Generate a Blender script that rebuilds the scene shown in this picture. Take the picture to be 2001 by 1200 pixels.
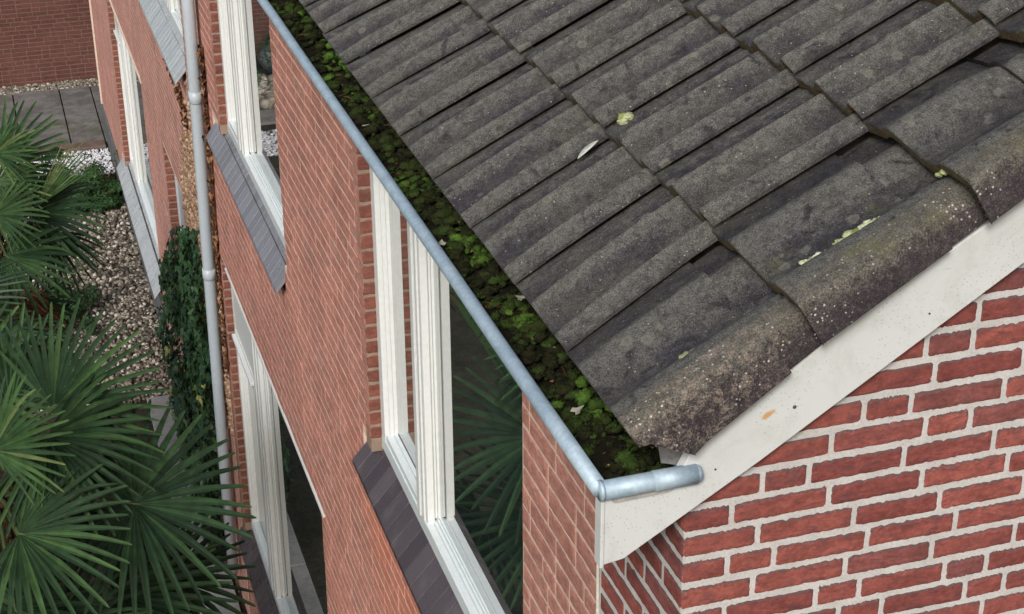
import bpy, math, random
import numpy as np
from mathutils import Vector, Matrix, noise
random.seed(7); rng=np.random.default_rng(11)
for o in list(bpy.data.objects): bpy.data.objects.remove(o)
scn=bpy.context.scene; COL=scn.collection
# ------------------------------------------------------------------ camera
RX=Vector((0.9527623,-0.3036487,-0.0064350))
DN=Vector((-0.1373036,-0.4117270,-0.9009043))
FW=Vector((0.2709089,0.8592312,-0.4339701))
CP=Vector((-1.2455,-2.7405,1.9830))
cam=bpy.data.cameras.new('camera'); co=bpy.data.objects.new('camera',cam); COL.objects.link(co)
M=Matrix.Identity(4)
for i in range(3):
    M[i][0]=RX[i]; M[i][1]=-DN[i]; M[i][2]=-FW[i]; M[i][3]=CP[i]
co.matrix_world=M
cam.sensor_width=36; cam.lens=3255.56/2001*36; cam.clip_start=.05; cam.clip_end=500
scn.camera=co
scn.render.resolution_x=1024; scn.render.resolution_y=614
# ------------------------------------------------------------------ light
w=bpy.data.worlds.new('World'); scn.world=w; w.use_nodes=True
wn=w.node_tree.nodes; wl=w.node_tree.links; bg=wn['Background']
sky=wn.new('ShaderNodeTexSky'); sky.sky_type='NISHITA'; sky.sun_disc=False
SUN_EL=math.radians(37); SUN_AZ=math.radians(211)      # azimuth from +Y clockwise: behind and left of the camera
sky.sun_elevation=SUN_EL; sky.sun_rotation=SUN_AZ; sky.dust_density=5; sky.air_density=1.0; sky.ozone_density=1.0
wl.new(sky.outputs[0],bg.inputs[0]); bg.inputs[1].default_value=.09
sd=bpy.data.lights.new('sun','SUN'); so=bpy.data.objects.new('sun',sd); COL.objects.link(so)
sd.energy=2.2; sd.angle=math.radians(14); sd.color=(1,.99,.98)
sv=Vector((math.sin(SUN_AZ)*math.cos(SUN_EL),math.cos(SUN_AZ)*math.cos(SUN_EL),math.sin(SUN_EL)))
so.rotation_euler=sv.to_track_quat('Z','Y').to_euler()
vs=scn.view_settings; vs.view_transform='Standard'; vs.look='None'; vs.exposure=0.25; vs.gamma=1
try: vs.use_curve_mapping=False
except Exception: pass
scn.render.engine='CYCLES'
# ------------------------------------------------------------------ materials
class NT:
    def __init__(s,name):
        s.m=bpy.data.materials.new(name); s.m.use_nodes=True; s.n=s.m.node_tree.nodes; s.l=s.m.node_tree.links
        s.b=s.n['Principled BSDF']; s.tc=s.n.new('ShaderNodeTexCoord').outputs['Object']
    def set(s,sock,v):
        if hasattr(v,'is_linked') or hasattr(v,'links'): s.l.new(v,sock)
        else:
            if isinstance(v,tuple) and len(v)==3 and sock.type=='RGBA': v=(*v,1)
            sock.default_value=v
    def noise(s,scale,detail=4,rough=.6,vec=None,dist=0,out='Fac'):
        n=s.n.new('ShaderNodeTexNoise'); n.inputs['Scale'].default_value=scale; n.inputs['Detail'].default_value=detail
        n.inputs['Roughness'].default_value=rough; n.inputs['Distortion'].default_value=dist
        s.l.new(vec or s.tc,n.inputs['Vector']); return n.outputs[out]
    def vor(s,scale,vec=None,feat='F1',rand=1,out='Distance'):
        n=s.n.new('ShaderNodeTexVoronoi'); n.feature=feat; n.inputs['Scale'].default_value=scale
        n.inputs['Randomness'].default_value=rand
        s.l.new(vec or s.tc,n.inputs['Vector']); return n.outputs[out]
    def map(s,scale=(1,1,1),loc=(0,0,0),rot=(0,0,0)):
        n=s.n.new('ShaderNodeMapping'); n.inputs['Scale'].default_value=scale; n.inputs['Location'].default_value=loc; n.inputs['Rotation'].default_value=rot
        s.l.new(s.tc,n.inputs['Vector']); return n.outputs[0]
    def ramp(s,v,lo,hi,a=0,b=1):
        n=s.n.new('ShaderNodeMapRange'); n.interpolation_type='SMOOTHSTEP'
        for k,x in zip(('Value','From Min','From Max','To Min','To Max'),(v,lo,hi,a,b)): s.set(n.inputs[k],x)
        return n.outputs[0]
    def math(s,op,a,b=0):
        n=s.n.new('ShaderNodeMath'); n.operation=op; s.set(n.inputs[0],a); s.set(n.inputs[1],b); return n.outputs[0]
    def mix(s,f,a,b,mode='MIX'):
        n=s.n.new('ShaderNodeMix'); n.data_type='RGBA'; n.blend_type=mode
        s.set(n.inputs[0],f); s.set(n.inputs[6],a); s.set(n.inputs[7],b); return n.outputs[2]
    def attr(s,name,out='Fac'):
        n=s.n.new('ShaderNodeAttribute'); n.attribute_name=name; return n.outputs[out]
    def scalec(s,c,f):
        n=s.n.new('ShaderNodeHueSaturation'); s.set(n.inputs['Color'],c); s.set(n.inputs['Value'],f); return n.outputs[0]
    def fin(s,color,rough=.8,bump=None,bs=.3,bd=.01,spec=.3,metal=0):
        s.set(s.b.inputs['Base Color'],color); s.set(s.b.inputs['Roughness'],rough)
        s.b.inputs['Specular IOR Level'].default_value=spec; s.b.inputs['Metallic'].default_value=metal
        if bump is not None:
            n=s.n.new('ShaderNodeBump'); n.inputs['Strength'].default_value=bs; n.inputs['Distance'].default_value=bd
            s.l.new(bump,n.inputs['Height']); s.l.new(n.outputs[0],s.b.inputs['Normal'])
        return s.m
    def sep(s):
        n=s.n.new('ShaderNodeSeparateXYZ'); s.l.new(s.tc,n.inputs[0]); return n.outputs

def m_brick(name,c1,c2,c3,rimamt=1,stain=False,mort=(.5,.46,.42)):
    t=NT(name); var=t.attr('var'); rim=t.attr('rim')
    c=t.mix(t.ramp(var,.0,.6),c1,c2); c=t.mix(t.ramp(var,.7,1.0,0,.6),c,c3)
    big=t.noise(2.2,3); c=t.scalec(c,t.ramp(big,.3,.7,.85,1.15))
    fine=t.noise(90,6,.7); c=t.scalec(c,t.ramp(fine,.25,.75,.78,1.2))
    med=t.noise(22,4,.6,t.map((1,1,2.5))); c=t.mix(t.ramp(med,.50,.66,0,.6),c,c3); bp=t.noise(16,5,.7,t.map((1,1,2),(7,7,7))); c=t.scalec(c,t.ramp(bp,.35,.65,.82,1.2))
    sp=t.noise(190,3,.75)
    f=t.ramp(t.math('ADD',t.math('MULTIPLY',rim,.34),sp),.76,.90); f=t.math('MULTIPLY',f,t.math('MULTIPLY',rim,.95*rimamt))
    c=t.mix(f,c,(.10,.078,.08))
    wsp=t.ramp(t.vor(70),.06,.035); wsp=t.math('MULTIPLY',wsp,t.ramp(t.noise(9,2),.52,.62))
    c=t.mix(t.math('MULTIPLY',wsp,.7),c,(.55,.45,.40))
    if stain:
        x,y,z=t.sep()
        d=t.math('ADD',z,t.math('MULTIPLY',t.noise(3,4),.9))
        f2=t.math('MULTIPLY',t.ramp(z,-2.55,-1.95),t.ramp(z,-1.6,-1.75)); f2=t.math('MULTIPLY',f2,t.ramp(y,3.9,2.9))
        f2=t.math('MULTIPLY',f2,t.ramp(t.noise(4,4),.28,.5))
        c=t.mix(t.math('MULTIPLY',f2,.42),c,(.60,.18,.085))
    h=t.math('ADD',fine,t.math('MULTIPLY',med,1.2))
    return t.fin(c,.85,h,.5,.004,.2)
def m_mortar(name,c,c2):
    t=NT(name); n=t.noise(14,5); f=t.noise(150,4,.7)
    cc=t.mix(t.ramp(n,.3,.7),c,c2); cc=t.scalec(cc,t.ramp(f,.3,.7,.85,1.08))
    return t.fin(cc,.9,f,.5,.003,.1)
M_brickG=m_brick('gable_brick',(.20,.058,.050),(.265,.080,.064),(.125,.055,.058),1.0)
M_mortG=m_mortar('pale_mortar',(.58,.565,.545),(.49,.475,.455))
M_brickF=m_brick('facade_brick',(.395,.185,.145),(.45,.21,.165),(.34,.195,.16),.12,True)
M_mortF=m_mortar('pink_mortar',(.74,.545,.455),(.60,.44,.365))
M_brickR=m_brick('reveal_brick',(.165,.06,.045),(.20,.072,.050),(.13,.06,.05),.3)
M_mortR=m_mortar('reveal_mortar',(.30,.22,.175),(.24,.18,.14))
M_brickN=m_brick('far_facade_brick',(.42,.225,.185),(.46,.24,.20),(.37,.225,.19),.12)
M_brickW=m_brick('garden_brick',(.105,.045,.038),(.125,.052,.043),(.09,.045,.038),.2)
M_mortW=m_mortar('garden_mortar',(.215,.135,.115),(.17,.11,.095))

def m_tile():
    t=NT('concrete_tile'); rim=t.attr('rim'); var=t.attr('var')
    base=t.mix(var,(.031,.029,.035),(.039,.036,.043))
    big=t.noise(5,5,.6); base=t.mix(t.ramp(big,.36,.62,0,.85),base,(.070,.066,.058))
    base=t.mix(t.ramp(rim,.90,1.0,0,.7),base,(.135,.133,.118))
    # lichen film on the rolls; also paints crests lit and troughs shaded
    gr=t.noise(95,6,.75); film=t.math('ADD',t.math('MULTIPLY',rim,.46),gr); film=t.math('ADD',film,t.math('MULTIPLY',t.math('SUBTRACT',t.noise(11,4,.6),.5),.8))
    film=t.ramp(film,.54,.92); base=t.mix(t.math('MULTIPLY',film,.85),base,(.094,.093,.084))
    blk=t.ramp(t.noise(13,5,.6,dist=1.0),.57,.68); base=t.mix(t.math('MULTIPLY',blk,.75),base,(.018,.017,.020))
    g=t.noise(300,2,.8); base=t.scalec(base,t.ramp(g,.36,.64,.55,1.55)); g2=t.noise(46,4,.8); base=t.scalec(base,t.ramp(g2,.34,.62,.68,1.22))
    sp=t.ramp(t.vor(48),.12,.06); sp=t.math('MULTIPLY',sp,t.ramp(t.noise(7,3),.44,.56)); base=t.mix(t.math('MULTIPLY',sp,.85),base,(.36,.36,.31))
    sp2=t.ramp(t.vor(150),.26,.13); sp2=t.math('MULTIPLY',sp2,t.ramp(t.noise(5,3,vec=t.map((1,1,1),(3,1,7))),.5,.64)); base=t.mix(t.math('MULTIPLY',sp2,.55),base,(.24,.23,.20))
    gm=t.math('MULTIPLY',t.ramp(t.noise(6,4,vec=t.map((1,1,1),(9,2,4))),.62,.72),t.ramp(gr,.42,.6)); base=t.mix(t.math('MULTIPLY',gm,.5),base,(.09,.095,.03))
    wv=t.vor(13,vec=None); wd=t.math('ADD',wv,t.math('MULTIPLY',t.noise(55,5,.8),.42)); sel=t.ramp(t.noise(4.2,2,vec=t.map((1,1,1),(1,8,3))),.50,.56)
    ring=t.math('MULTIPLY',t.ramp(wd,.43,.36),sel); base=t.mix(t.math('MULTIPLY',ring,.5),base,(.19,.19,.155)); base=t.mix(t.math('MULTIPLY',t.math('MULTIPLY',t.ramp(wd,.34,.28),sel),.5),base,(.07,.068,.055))
    h=t.math('ADD',t.math('MULTIPLY',gr,1.0),t.math('MULTIPLY',g,.5)); h=t.math('ADD',h,t.math('MULTIPLY',big,3))
    return t.fin(base,.88,h,.75,.004,.25)
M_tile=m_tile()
def m_verge():
    t=NT('verge_tile_side'); rim=t.attr('rim')
    x=t.sep()
    c=t.mix(t.ramp(t.noise(4,4),.35,.65),(.037,.029,.033),(.052,.043,.046))
    gr=t.noise(70,6,.75)
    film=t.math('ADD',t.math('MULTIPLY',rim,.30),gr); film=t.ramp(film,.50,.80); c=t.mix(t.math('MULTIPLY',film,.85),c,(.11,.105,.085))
    # crusty lichen network on the lowest tile
    low=t.ramp(x[0],.24,.10); ln=t.noise(42,8,.85,dist=.5); cr=t.ramp(ln,.49,.57)
    c=t.mix(t.math('MULTIPLY',t.math('MULTIPLY',cr,low),.75),c,(.20,.165,.135))
    sp=t.ramp(t.vor(80),.24,.13); sp=t.math('MULTIPLY',sp,t.ramp(t.noise(8,3),.46,.56)); c=t.mix(t.math('MULTIPLY',sp,.85),c,(.50,.45,.42))
    c=t.scalec(c,t.ramp(t.noise(280,2,.8),.36,.64,.6,1.45)); c=t.scalec(c,t.ramp(t.noise(40,4,.8),.34,.62,.7,1.2))
    gm=t.math('MULTIPLY',t.ramp(t.noise(7,4,vec=t.map((1,1,1),(5,2,1))),.56,.68),rim); c=t.mix(t.math('MULTIPLY',gm,.4),c,(.12,.115,.05))
    return t.fin(c,.85,t.math('ADD',gr,ln),.6,.003,.25)
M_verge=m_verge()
def m_butt():
    t=NT('tile_edge'); c=t.mix(t.ramp(t.noise(18,4),.35,.65),(.15,.11,.075),(.20,.165,.10)); c=t.scalec(c,t.ramp(t.noise(120,4,.7),.3,.7,.6,1.3))
    return t.fin(c,.9,t.noise(120,4),.6,.004,.1)
M_butt=m_butt()
def m_paint(name,c,dirt=(.45,.42,.36),amt=.5,rough=.45,streak=(1,1,1),sc=6):
    t=NT(name); n=t.noise(sc,6,.65,t.map(streak)); cc=t.mix(t.ramp(n,.52,.8,0,amt),c,dirt)
    s=t.ramp(t.vor(38),.07,.03); s=t.math('MULTIPLY',s,t.ramp(t.noise(6,2),.5,.6)); cc=t.mix(t.math('MULTIPLY',s,.6),cc,(.2,.18,.15))
    cc=t.scalec(cc,t.ramp(t.noise(45,4),.3,.7,.96,1.03))
    return t.fin(cc,rough,n,.15,.003,.35)
M_white=m_paint('white_window_paint',(.62,.645,.64),(.5,.48,.42),.35,.4,(1,1,.3),9)
M_rail=m_paint('pale_rail_paint',(.60,.66,.675),(.42,.44,.42),.5,.35,(1,.4,1),9)
def m_board():
    t=NT('barge_board_paint'); x,y,z=t.sep()
    n=t.noise(6,9,.75,dist=.6); c=t.mix(t.ramp(n,.44,.66,0,.65),(.60,.62,.61),(.49,.50,.475))
    cl=t.math('MULTIPLY',t.ramp(t.noise(5,3,vec=t.map((1,1,1),(2,2,2))),.47,.62),t.ramp(t.vor(120),.22,.10)); c=t.mix(t.math('MULTIPLY',cl,.8),c,(.30,.27,.21))
    # hairline scratches running with the grain
    mp=t.map((1.2,1,26),rot=(0,math.radians(28),0)); sc=t.ramp(t.noise(2.6,5,.6,mp),.70,.735)
    c=t.mix(t.math('MULTIPLY',sc,.6),c,(.30,.28,.23))
    # rust weeping out of a nail
    dx=t.math('SUBTRACT',x,.165); dz=t.math('SUBTRACT',z,.283)
    u=t.math('SUBTRACT',t.math('MULTIPLY',dx,.86),t.math('MULTIPLY',dz,-.50)); v=t.math('ADD',t.math('MULTIPLY',dx,-.50),t.math('MULTIPLY',dz,.86))
    r=t.math('ADD',t.math('POWER',t.math('MULTIPLY',u,1/.022),2),t.math('POWER',t.math('MULTIPLY',v,1/.0085),2)); r=t.math('ADD',r,t.math('MULTIPLY',t.noise(60,4),1.3))
    c=t.mix(t.ramp(r,1.7,.8,0,.85),c,(.55,.27,.07))
    return t.fin(c,.6,n,.25,.004,.3)
M_board=m_board()
def m_zinc():
    t=NT('zinc_gutter'); n=t.noise(16,6,.65); c=t.mix(t.ramp(n,.35,.7),(.34,.45,.54),(.42,.53,.61)); c=t.scalec(c,t.ramp(t.noise(80,4),.3,.7,.88,1.08))
    return t.fin(c,t.ramp(n,.3,.7,.50,.62),n,.12,.002,.5,.3)
M_zinc=m_zinc()
def m_simple(name,c1,c2,sc=8,rough=.8,bs=.3,spec=.3,det=.85,bd=.004):
    t=NT(name); n=t.noise(sc,6,.65); c=t.mix(t.ramp(n,.3,.7),c1,c2); f=t.noise(sc*9,4,.7); c=t.scalec(c,t.ramp(f,.3,.7,det,2-det))
    return t.fin(c,rough,t.math('ADD',n,f),bs,bd,spec)
M_flash2=m_simple('weathered_flashing',(.26,.26,.25),(.42,.41,.39),20,.6)
M_flash=m_simple('lead_flashing',(.10,.105,.11),(.22,.21,.19),20,.55)
M_sill=None
def m_sill(nm,ca,cb):
    t=NT(nm); v=t.attr('var'); c=t.mix(v,ca,cb); n=t.noise(12,5); c=t.mix(t.ramp(n,.5,.75,0,.4),c,(.14,.13,.135))
    s=t.ramp(t.vor(30),.05,.02); c=t.mix(t.math('MULTIPLY',s,t.ramp(t.noise(4,2),.5,.6)),c,(.6,.6,.55))
    return t.fin(c,t.ramp(n,.3,.7,.24,.42),n,.1,.003,.9)
M_sill=m_sill('glazed_sill_tile',(.050,.038,.045),(.085,.068,.078)); M_sill2=m_sill('pale_sill_tile',(.36,.41,.44),(.44,.48,.51)); M_sill_sky=m_sill('sky_sheen_sill_tile',(.17,.18,.21),(.23,.24,.28))  # last one: same glazed tile with sky reflection painted into its grey
M_joint=m_simple('sill_joint',(.045,.04,.04),(.10,.09,.085),20,.9)
def m_glass():
    t=NT('window_glass'); return t.fin((.024,.042,.038),.015,None,spec=1.0)
M_glass=m_glass(); M_glass.node_tree.nodes['Principled BSDF'].inputs['IOR'].default_value=3.7
M_pipe=m_paint('grey_pvc',(.40,.46,.51),(.30,.33,.36),.5,.35,(1,1,.25),7)
M_plinth=m_simple('grey_plinth',(.09,.10,.105),(.14,.145,.15),6,.8)
M_soil=m_simple('dark_soil',(.022,.018,.013),(.05,.042,.03),5,.95,.8,.1,.6,.03)
M_trim=m_paint('weathered_trim',(.62,.52,.44),(.4,.35,.28),.6,.7)
M_caulk=m_simple('joint_sealant',(.62,.60,.54),(.45,.43,.36),30,.7)
M_crust=m_simple('rough_render',(.25,.14,.085),(.40,.27,.17),28,.95,.9,.1,.6,.02)
M_panel=m_paint('grey_door_paint',(.40,.43,.46),(.3,.32,.33),.3)
M_panel2=m_simple('pale_gloss_pane',(.50,.53,.54),(.60,.62,.62),3,.25,.05,.8)  # plain pale gloss, used for one near pane instead of glass
M_slab=m_simple('path_slab',(.17,.18,.18),(.25,.255,.25),3,.75)
def m_paving():
    t=NT('mossy_paving'); n=t.noise(3.5,6,.65); c=t.mix(t.ramp(n,.35,.65),(.105,.10,.10),(.185,.18,.175)); m=t.noise(2.3,5,.7,t.map((1,1,1),(4,4,0)))
    c=t.mix(t.ramp(m,.5,.7,0,.75),c,(.075,.085,.03)); c=t.scalec(c,t.ramp(t.noise(40,5,.7),.3,.7,.75,1.2)); return t.fin(c,.8,n,.5,.02,.3)
M_paving=m_paving()
def m_var(name,stops,rough=.8,spec=.3,sc=20,bs=.4,bd=.01,trans=0):
    t=NT(name); v=t.attr('var'); r=t.n.new('ShaderNodeValToRGB'); e=r.color_ramp.elements
    while len(e)<len(stops): e.new(.5)
    for i,(p,c) in enumerate(stops): e[i].position=p; e[i].color=(*c,1)
    t.l.new(v,r.inputs[0]); n=t.noise(sc,4,.65); c=t.scalec(r.outputs[0],t.ramp(n,.3,.7,.75,1.25))
    m=t.fin(c,rough,n,bs,bd,spec)
    if trans:
        tr=t.n.new('ShaderNodeBsdfTranslucent'); t.l.new(c,tr.inputs[0]); mx=t.n.new('ShaderNodeMixShader'); mx.inputs[0].default_value=trans
        out=t.n['Material Output']; t.l.new(t.b.outputs[0],mx.inputs[1]); t.l.new(tr.outputs[0],mx.inputs[2]); t.l.new(mx.outputs[0],out.inputs[0])
    return m
M_peb=m_var('pebbles',[(0,(.04,.034,.028)),(.35,(.10,.088,.072)),(.65,(.18,.155,.12)),(.88,(.30,.275,.23)),(1,(.5,.48,.43))],.75)
M_wpeb=m_var('white_chippings',[(0,(.38,.40,.44)),(1,(.72,.73,.76))],.7)
M_moss=m_var('gutter_moss',[(0,(.015,.013,.008)),(.3,(.03,.04,.012)),(.65,(.042,.080,.016)),(1,(.10,.19,.030))],.95,.1,90,.6,.004,.15)
M_palm=m_var('palm_leaf',[(0,(.010,.026,.014)),(.45,(.028,.064,.028)),(.8,(.062,.128,.042)),(1,(.16,.19,.08))],.42,.45,14,.1,.002,.22)
M_petiole=m_simple('palm_petiole',(.03,.055,.018),(.055,.08,.025),9,.6)
M_trunk=m_simple('palm_fibre',(.06,.04,.022),(.16,.11,.06),14,.95,.9,.1,.5,.02)
M_ivy=m_var('ivy_leaf',[(0,(.012,.035,.018)),(.5,(.03,.07,.028)),(.85,(.055,.11,.035)),(1,(.22,.23,.06))],.38,.5,30,.1,.002,.12)
M_shrub=m_var('shrub_leaf',[(0,(.015,.04,.015)),(.6,(.04,.09,.03)),(1,(.08,.15,.045))],.7,.2,20,.1,.002,.15)
M_brown=m_var('dead_ivy',[(0,(.035,.016,.010)),(.6,(.13,.055,.028)),(1,(.28,.16,.09))],.9,.1)
M_lich=m_var('lichen_green',[(0,(.20,.24,.07)),(.6,(.36,.40,.22)),(1,(.55,.58,.44))],.9,.1,120,.8,.003)
M_leafpale=m_simple('pale_leaf',(.42,.45,.38),(.62,.64,.56),60,.7)
M_grass=m_var('lawn_grass',[(0,(.03,.06,.015)),(1,(.09,.15,.035))],.8,.2,20,.1,.002)
M_stone=m_simple('grey_bowl_stone',(.25,.30,.34),(.38,.43,.47),5,.5)
# ------------------------------------------------------------------ builders
class MB:
    def __init__(s): s.v=[]; s.f=[]; s.m=[]; s.var=[]; s.rim=[]
    def add(s,vs,fs,mi=0,var=0.,rim=0.):
        o=len(s.v); s.v.extend(vs); n=len(vs)
        s.var.extend([var]*n if not hasattr(var,'__len__') else var); s.rim.extend([rim]*n if not hasattr(rim,'__len__') else rim)
        for f in fs: s.f.append(tuple(i+o for i in f))
        s.m.extend([mi]*len(fs) if not hasattr(mi,'__len__') else mi)
    def box(s,x0,x1,y0,y1,z0,z1,mi=0,var=0.,rim=0.):
        v=[(x,y,z) for x in (x0,x1) for y in (y0,y1) for z in (z0,z1)]
        s.add(v,[(0,1,3,2),(4,6,7,5),(0,4,5,1),(2,3,7,6),(0,2,6,4),(1,5,7,3)],mi,var,rim)
    def tube(s,pts,r,n=8,mi=0,var=0.,cap=True,rim=0.):
        pts=[Vector(p) for p in pts]; rs=r if hasattr(r,'__len__') else [r]*len(pts)
        vs=[];fs=[]
        for i,p in enumerate(pts):
            t=(pts[min(i+1,len(pts)-1)]-pts[max(i-1,0)]).normalized()
            a=t.cross(Vector((0,0,1)) if abs(t.z)<.9 else Vector((1,0,0))).normalized(); b=t.cross(a)
            for k in range(n):
                th=2*math.pi*k/n; vs.append(tuple(p+(a*math.cos(th)+b*math.sin(th))*rs[i]))
        for i in range(len(pts)-1):
            for k in range(n):
                k2=(k+1)%n; fs.append((i*n+k,i*n+k2,(i+1)*n+k2,(i+1)*n+k))
        if cap: fs.append(tuple(range(n))[::-1]); fs.append(tuple((len(pts)-1)*n+k for k in range(n)))
        s.add(vs,fs,mi,var,rim)
    def build(s,name,mats,parent=None,smooth=False,bevel=0,bseg=2):
        me=bpy.data.meshes.new(name); me.from_pydata(s.v,[],s.f)
        if not isinstance(mats,(list,tuple)): mats=[mats]
        for m in mats: me.materials.append(m)
        if len(mats)>1: me.polygons.foreach_set('material_index',np.array(s.m,dtype=np.int32))
        for nm,a in (('var',s.var),('rim',s.rim)):
            at=me.attributes.new(nm,'FLOAT','POINT'); at.data.foreach_set('value',np.array(a,dtype=np.float32))
        if smooth: me.polygons.foreach_set('use_smooth',np.ones(len(me.polygons),dtype=bool))
        me.update(); o=bpy.data.objects.new(name,me); COL.objects.link(o)
        if parent: o.parent=parent; o.matrix_parent_inverse=Matrix.Identity(4)
        if bevel:
            b=o.modifiers.new('bevel','BEVEL'); b.width=bevel; b.segments=bseg; b.limit_method='ANGLE'
        return o
def tag(o,label,cat,group=None,kind=None):
    if label: o['label']=label
    if cat: o['category']=cat
    if group: o['group']=group
    if kind: o['kind']=kind
    return o
def empty(name,label,cat,group=None):
    o=bpy.data.objects.new(name,None); COL.objects.link(o); return tag(o,label,cat,group)
def struct(o,label,cat): return tag(o,label,cat,None,'structure')
H=.06616   # course height
BL=.222    # stretcher + joint
def bond(u0,u1,r):
    out=[u0]; u=u0+r.choice([.105,.171,.11,.216])
    while u<u1-.06:
        out.append(u); u+= BL if r.random()<.8 else .111
    out.append(u1); return out
GROWS={-5:[.541,.654,.876],-4:[.569,.79],-3:[.406,.519,.749],-2:[.334,.561,.673],-1:[.176,.286,.516,.741],0:[.108,.339,.568,.785],1:[.173,.406,.620,.838],2:[.105,.216,.445,.668],3:[.169,.396,.615,.831],4:[.104,.328,.437,.656,.766],5:[.5-.396+.172-.1+.1,.5,.718,.822]}
GROWS[5]=[.17,.39,.5,.718,.822]
def courses(u0,u1,z0,z1,seed,explicit=None):
    """yield (ua,ub,za,zb,k) brick cells"""
    r=random.Random(seed); k0=int(math.floor(-z1/H)); k1=int(math.ceil(-z0/H))
    for k in range(k0,k1):
        za=-(k+1)*H; zb=-k*H
        row=k+1
        if explicit and row in explicit:
            us=[u0]+list(explicit[row]); 
            while us[-1]<u1-.3: us.append(us[-1]+(BL if r.random()<.8 else .111))
            us.append(u1)
        else: us=bond(u0,u1,r)
        for a,b in zip(us[:-1],us[1:]):
            yield a,b,za,zb,k,r
def brick(mb,P,N,U,a,b,za,zb,mt,mb_t,proud,r,detail,mi=1,emask=(1,1)):
    """P origin, N outward normal, U horizontal dir; brick face from a..b, za..zb less mortar"""
    a2=a+(mt/2 if emask[0] else -.0); b2=b-(mt/2 if emask[1] else 0); z0=za+mb_t/2; z1=zb-mb_t/2
    if b2-a2<.02: return
    var=r.random()
    if detail==0:
        t=r.uniform(-.001,.001); jz=r.uniform(-.001,.001)
        pr=proud+t
        c=[(a2,z0+jz),(b2,z0+jz),(b2,z1+jz),(a2,z1+jz)]; ins=.0015
        c2=[(a2+ins,z0+ins+jz),(b2-ins,z0+ins+jz),(b2-ins,z1-ins+jz),(a2+ins,z1-ins+jz)]
        vs=[tuple(P+U*u+Vector((0,0,z))-N*.004) for u,z in c]+[tuple(P+U*u+Vector((0,0,z))+N*pr) for u,z in c2]
        fs=[(4,5,6,7)]+[(i,(i+1)%4,4+(i+1)%4,4+i) for i in range(4)]
        mb.add(vs,fs,mi,var,[1]*4+[.15]*4); return
    # ragged outline with rounded corners
    out=[]; n_l=detail; n_s=max(3,detail//4); cr=r.uniform(.002,.006)
    jt=r.uniform(-.0015,.0015); tilt=r.uniform(-.0025,.0025)
    def J(): return r.gauss(0,.0008)
    top_w=r.uniform(.0005,.002)
    for i in range(n_l+1):
        t=i/n_l; out.append((a2+cr+(b2-a2-2*cr)*t, z0+J()+tilt*(t-.5)+jt))
    for i in range(n_s+1):
        t=i/n_s; out.append((b2+J(), z0+cr+(z1-z0-2*cr)*t+tilt*.5+jt))
    for i in range(n_l+1):
        t=1-i/n_l; out.append((a2+cr+(b2-a2-2*cr)*t, z1+J()*1.5+r.choice([0,0,0,-top_w])+tilt*(t-.5)+jt))
    for i in range(n_s+1):
        t=1-i/n_s; out.append((a2+J(), z0+cr+(z1-z0-2*cr)*t-tilt*.5+jt))
    cu=(a2+b2)/2; cz=(z0+z1)/2
    def ins(p,d):
        du=max(-1,min(1,(p[0]-cu)/((b2-a2)/2)*3)) ; dz=max(-1,min(1,(p[1]-cz)/((z1-z0)/2)*1.6))
        hu=(b2-a2)/2; du=math.copysign(max(0,abs(p[0]-cu)-(hu-2.2*d))/(2.2*d),p[0]-cu)
        return (p[0]-du*d, p[1]-dz*d)
    n=len(out); rings=[(0,-.003,.5),(0.0002,proud*.35,1.0),(.0045,proud,.9),(.0105,proud+.0006,.0)]
    vs=[];rims=[]
    for d,h,rm in rings:
        for p in out:
            q=ins(p,d) if d else p
            top=1.15 if p[1]>cz+(z1-z0)*.2 else .45
            vs.append(tuple(P+U*q[0]+Vector((0,0,q[1]))+N*(h+ (r.gauss(0,.0003) if h>0 else 0)))); rims.append(rm*top)
    fs=[]
    for k in range(len(rings)-1):
        for i in range(n): fs.append((k*n+i,k*n+(i+1)%n,(k+1)*n+(i+1)%n,(k+1)*n+i))
    fs.append(tuple((len(rings)-1)*n+i for i in range(n)))
    mb.add(vs,fs,mi,var,rims)
def panels(mb,plane,u0,u1,z0,z1,holes,thick,mi=0):
    """solid mortar backing cut round the openings"""
    us=sorted({u0,u1,*[h[i] for h in holes for i in (0,1) if u0<h[i]<u1]}); zs=sorted({z0,z1,*[h[i] for h in holes for i in (2,3) if z0<h[i]<z1]})
    for a,b in zip(us[:-1],us[1:]):
        run=None
        for c,d in zip(zs[:-1],zs[1:]):
            if any(h[0]<=a+1e-6 and b<=h[1]+1e-6 and h[2]<=c+1e-6 and d<=h[3]+1e-6 for h in holes):
                if run: _pan(mb,plane,a,b,run[0],run[1],thick,mi); run=None
            else: run=(run[0],d) if run else (c,d)
        if run: _pan(mb,plane,a,b,run[0],run[1],thick,mi)
def _pan(mb,plane,a,b,c,d,thick,mi):
    if plane[0]=='x': mb.box(plane[1],plane[1]+thick,a,b,c,d,mi)
    else: mb.box(a,b,plane[1],plane[1]+thick,c,d,mi)
def clip_cells(cells,holes):
    for a,b,za,zb,k,r in cells:
        zc=(za+zb)/2; segs=[(a,b)]
        for h in holes:
            if h[2]-H*.3<zc<h[3]+H*.3 and not (zb<=h[2]+.02 or za>=h[3]-.02):
                ns=[]
                for s0,s1 in segs:
                    if s1<=h[0] or s0>=h[1]: ns.append((s0,s1)); continue
                    if s0<h[0]: ns.append((s0,h[0]+.004))
                    if s1>h[1]: ns.append((h[1]-.004,s1))
                segs=ns
        for s0,s1 in segs: yield s0,s1,za,zb,k,r
X0=Vector((0,0,0)); NX=Vector((-1,0,0)); UY=Vector((0,1,0)); NY=Vector((0,-1,0)); UX=Vector((1,0,0))
ZG=-5.9; SPLIT=7.98; FAREND=20.1; ZT=.16
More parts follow.
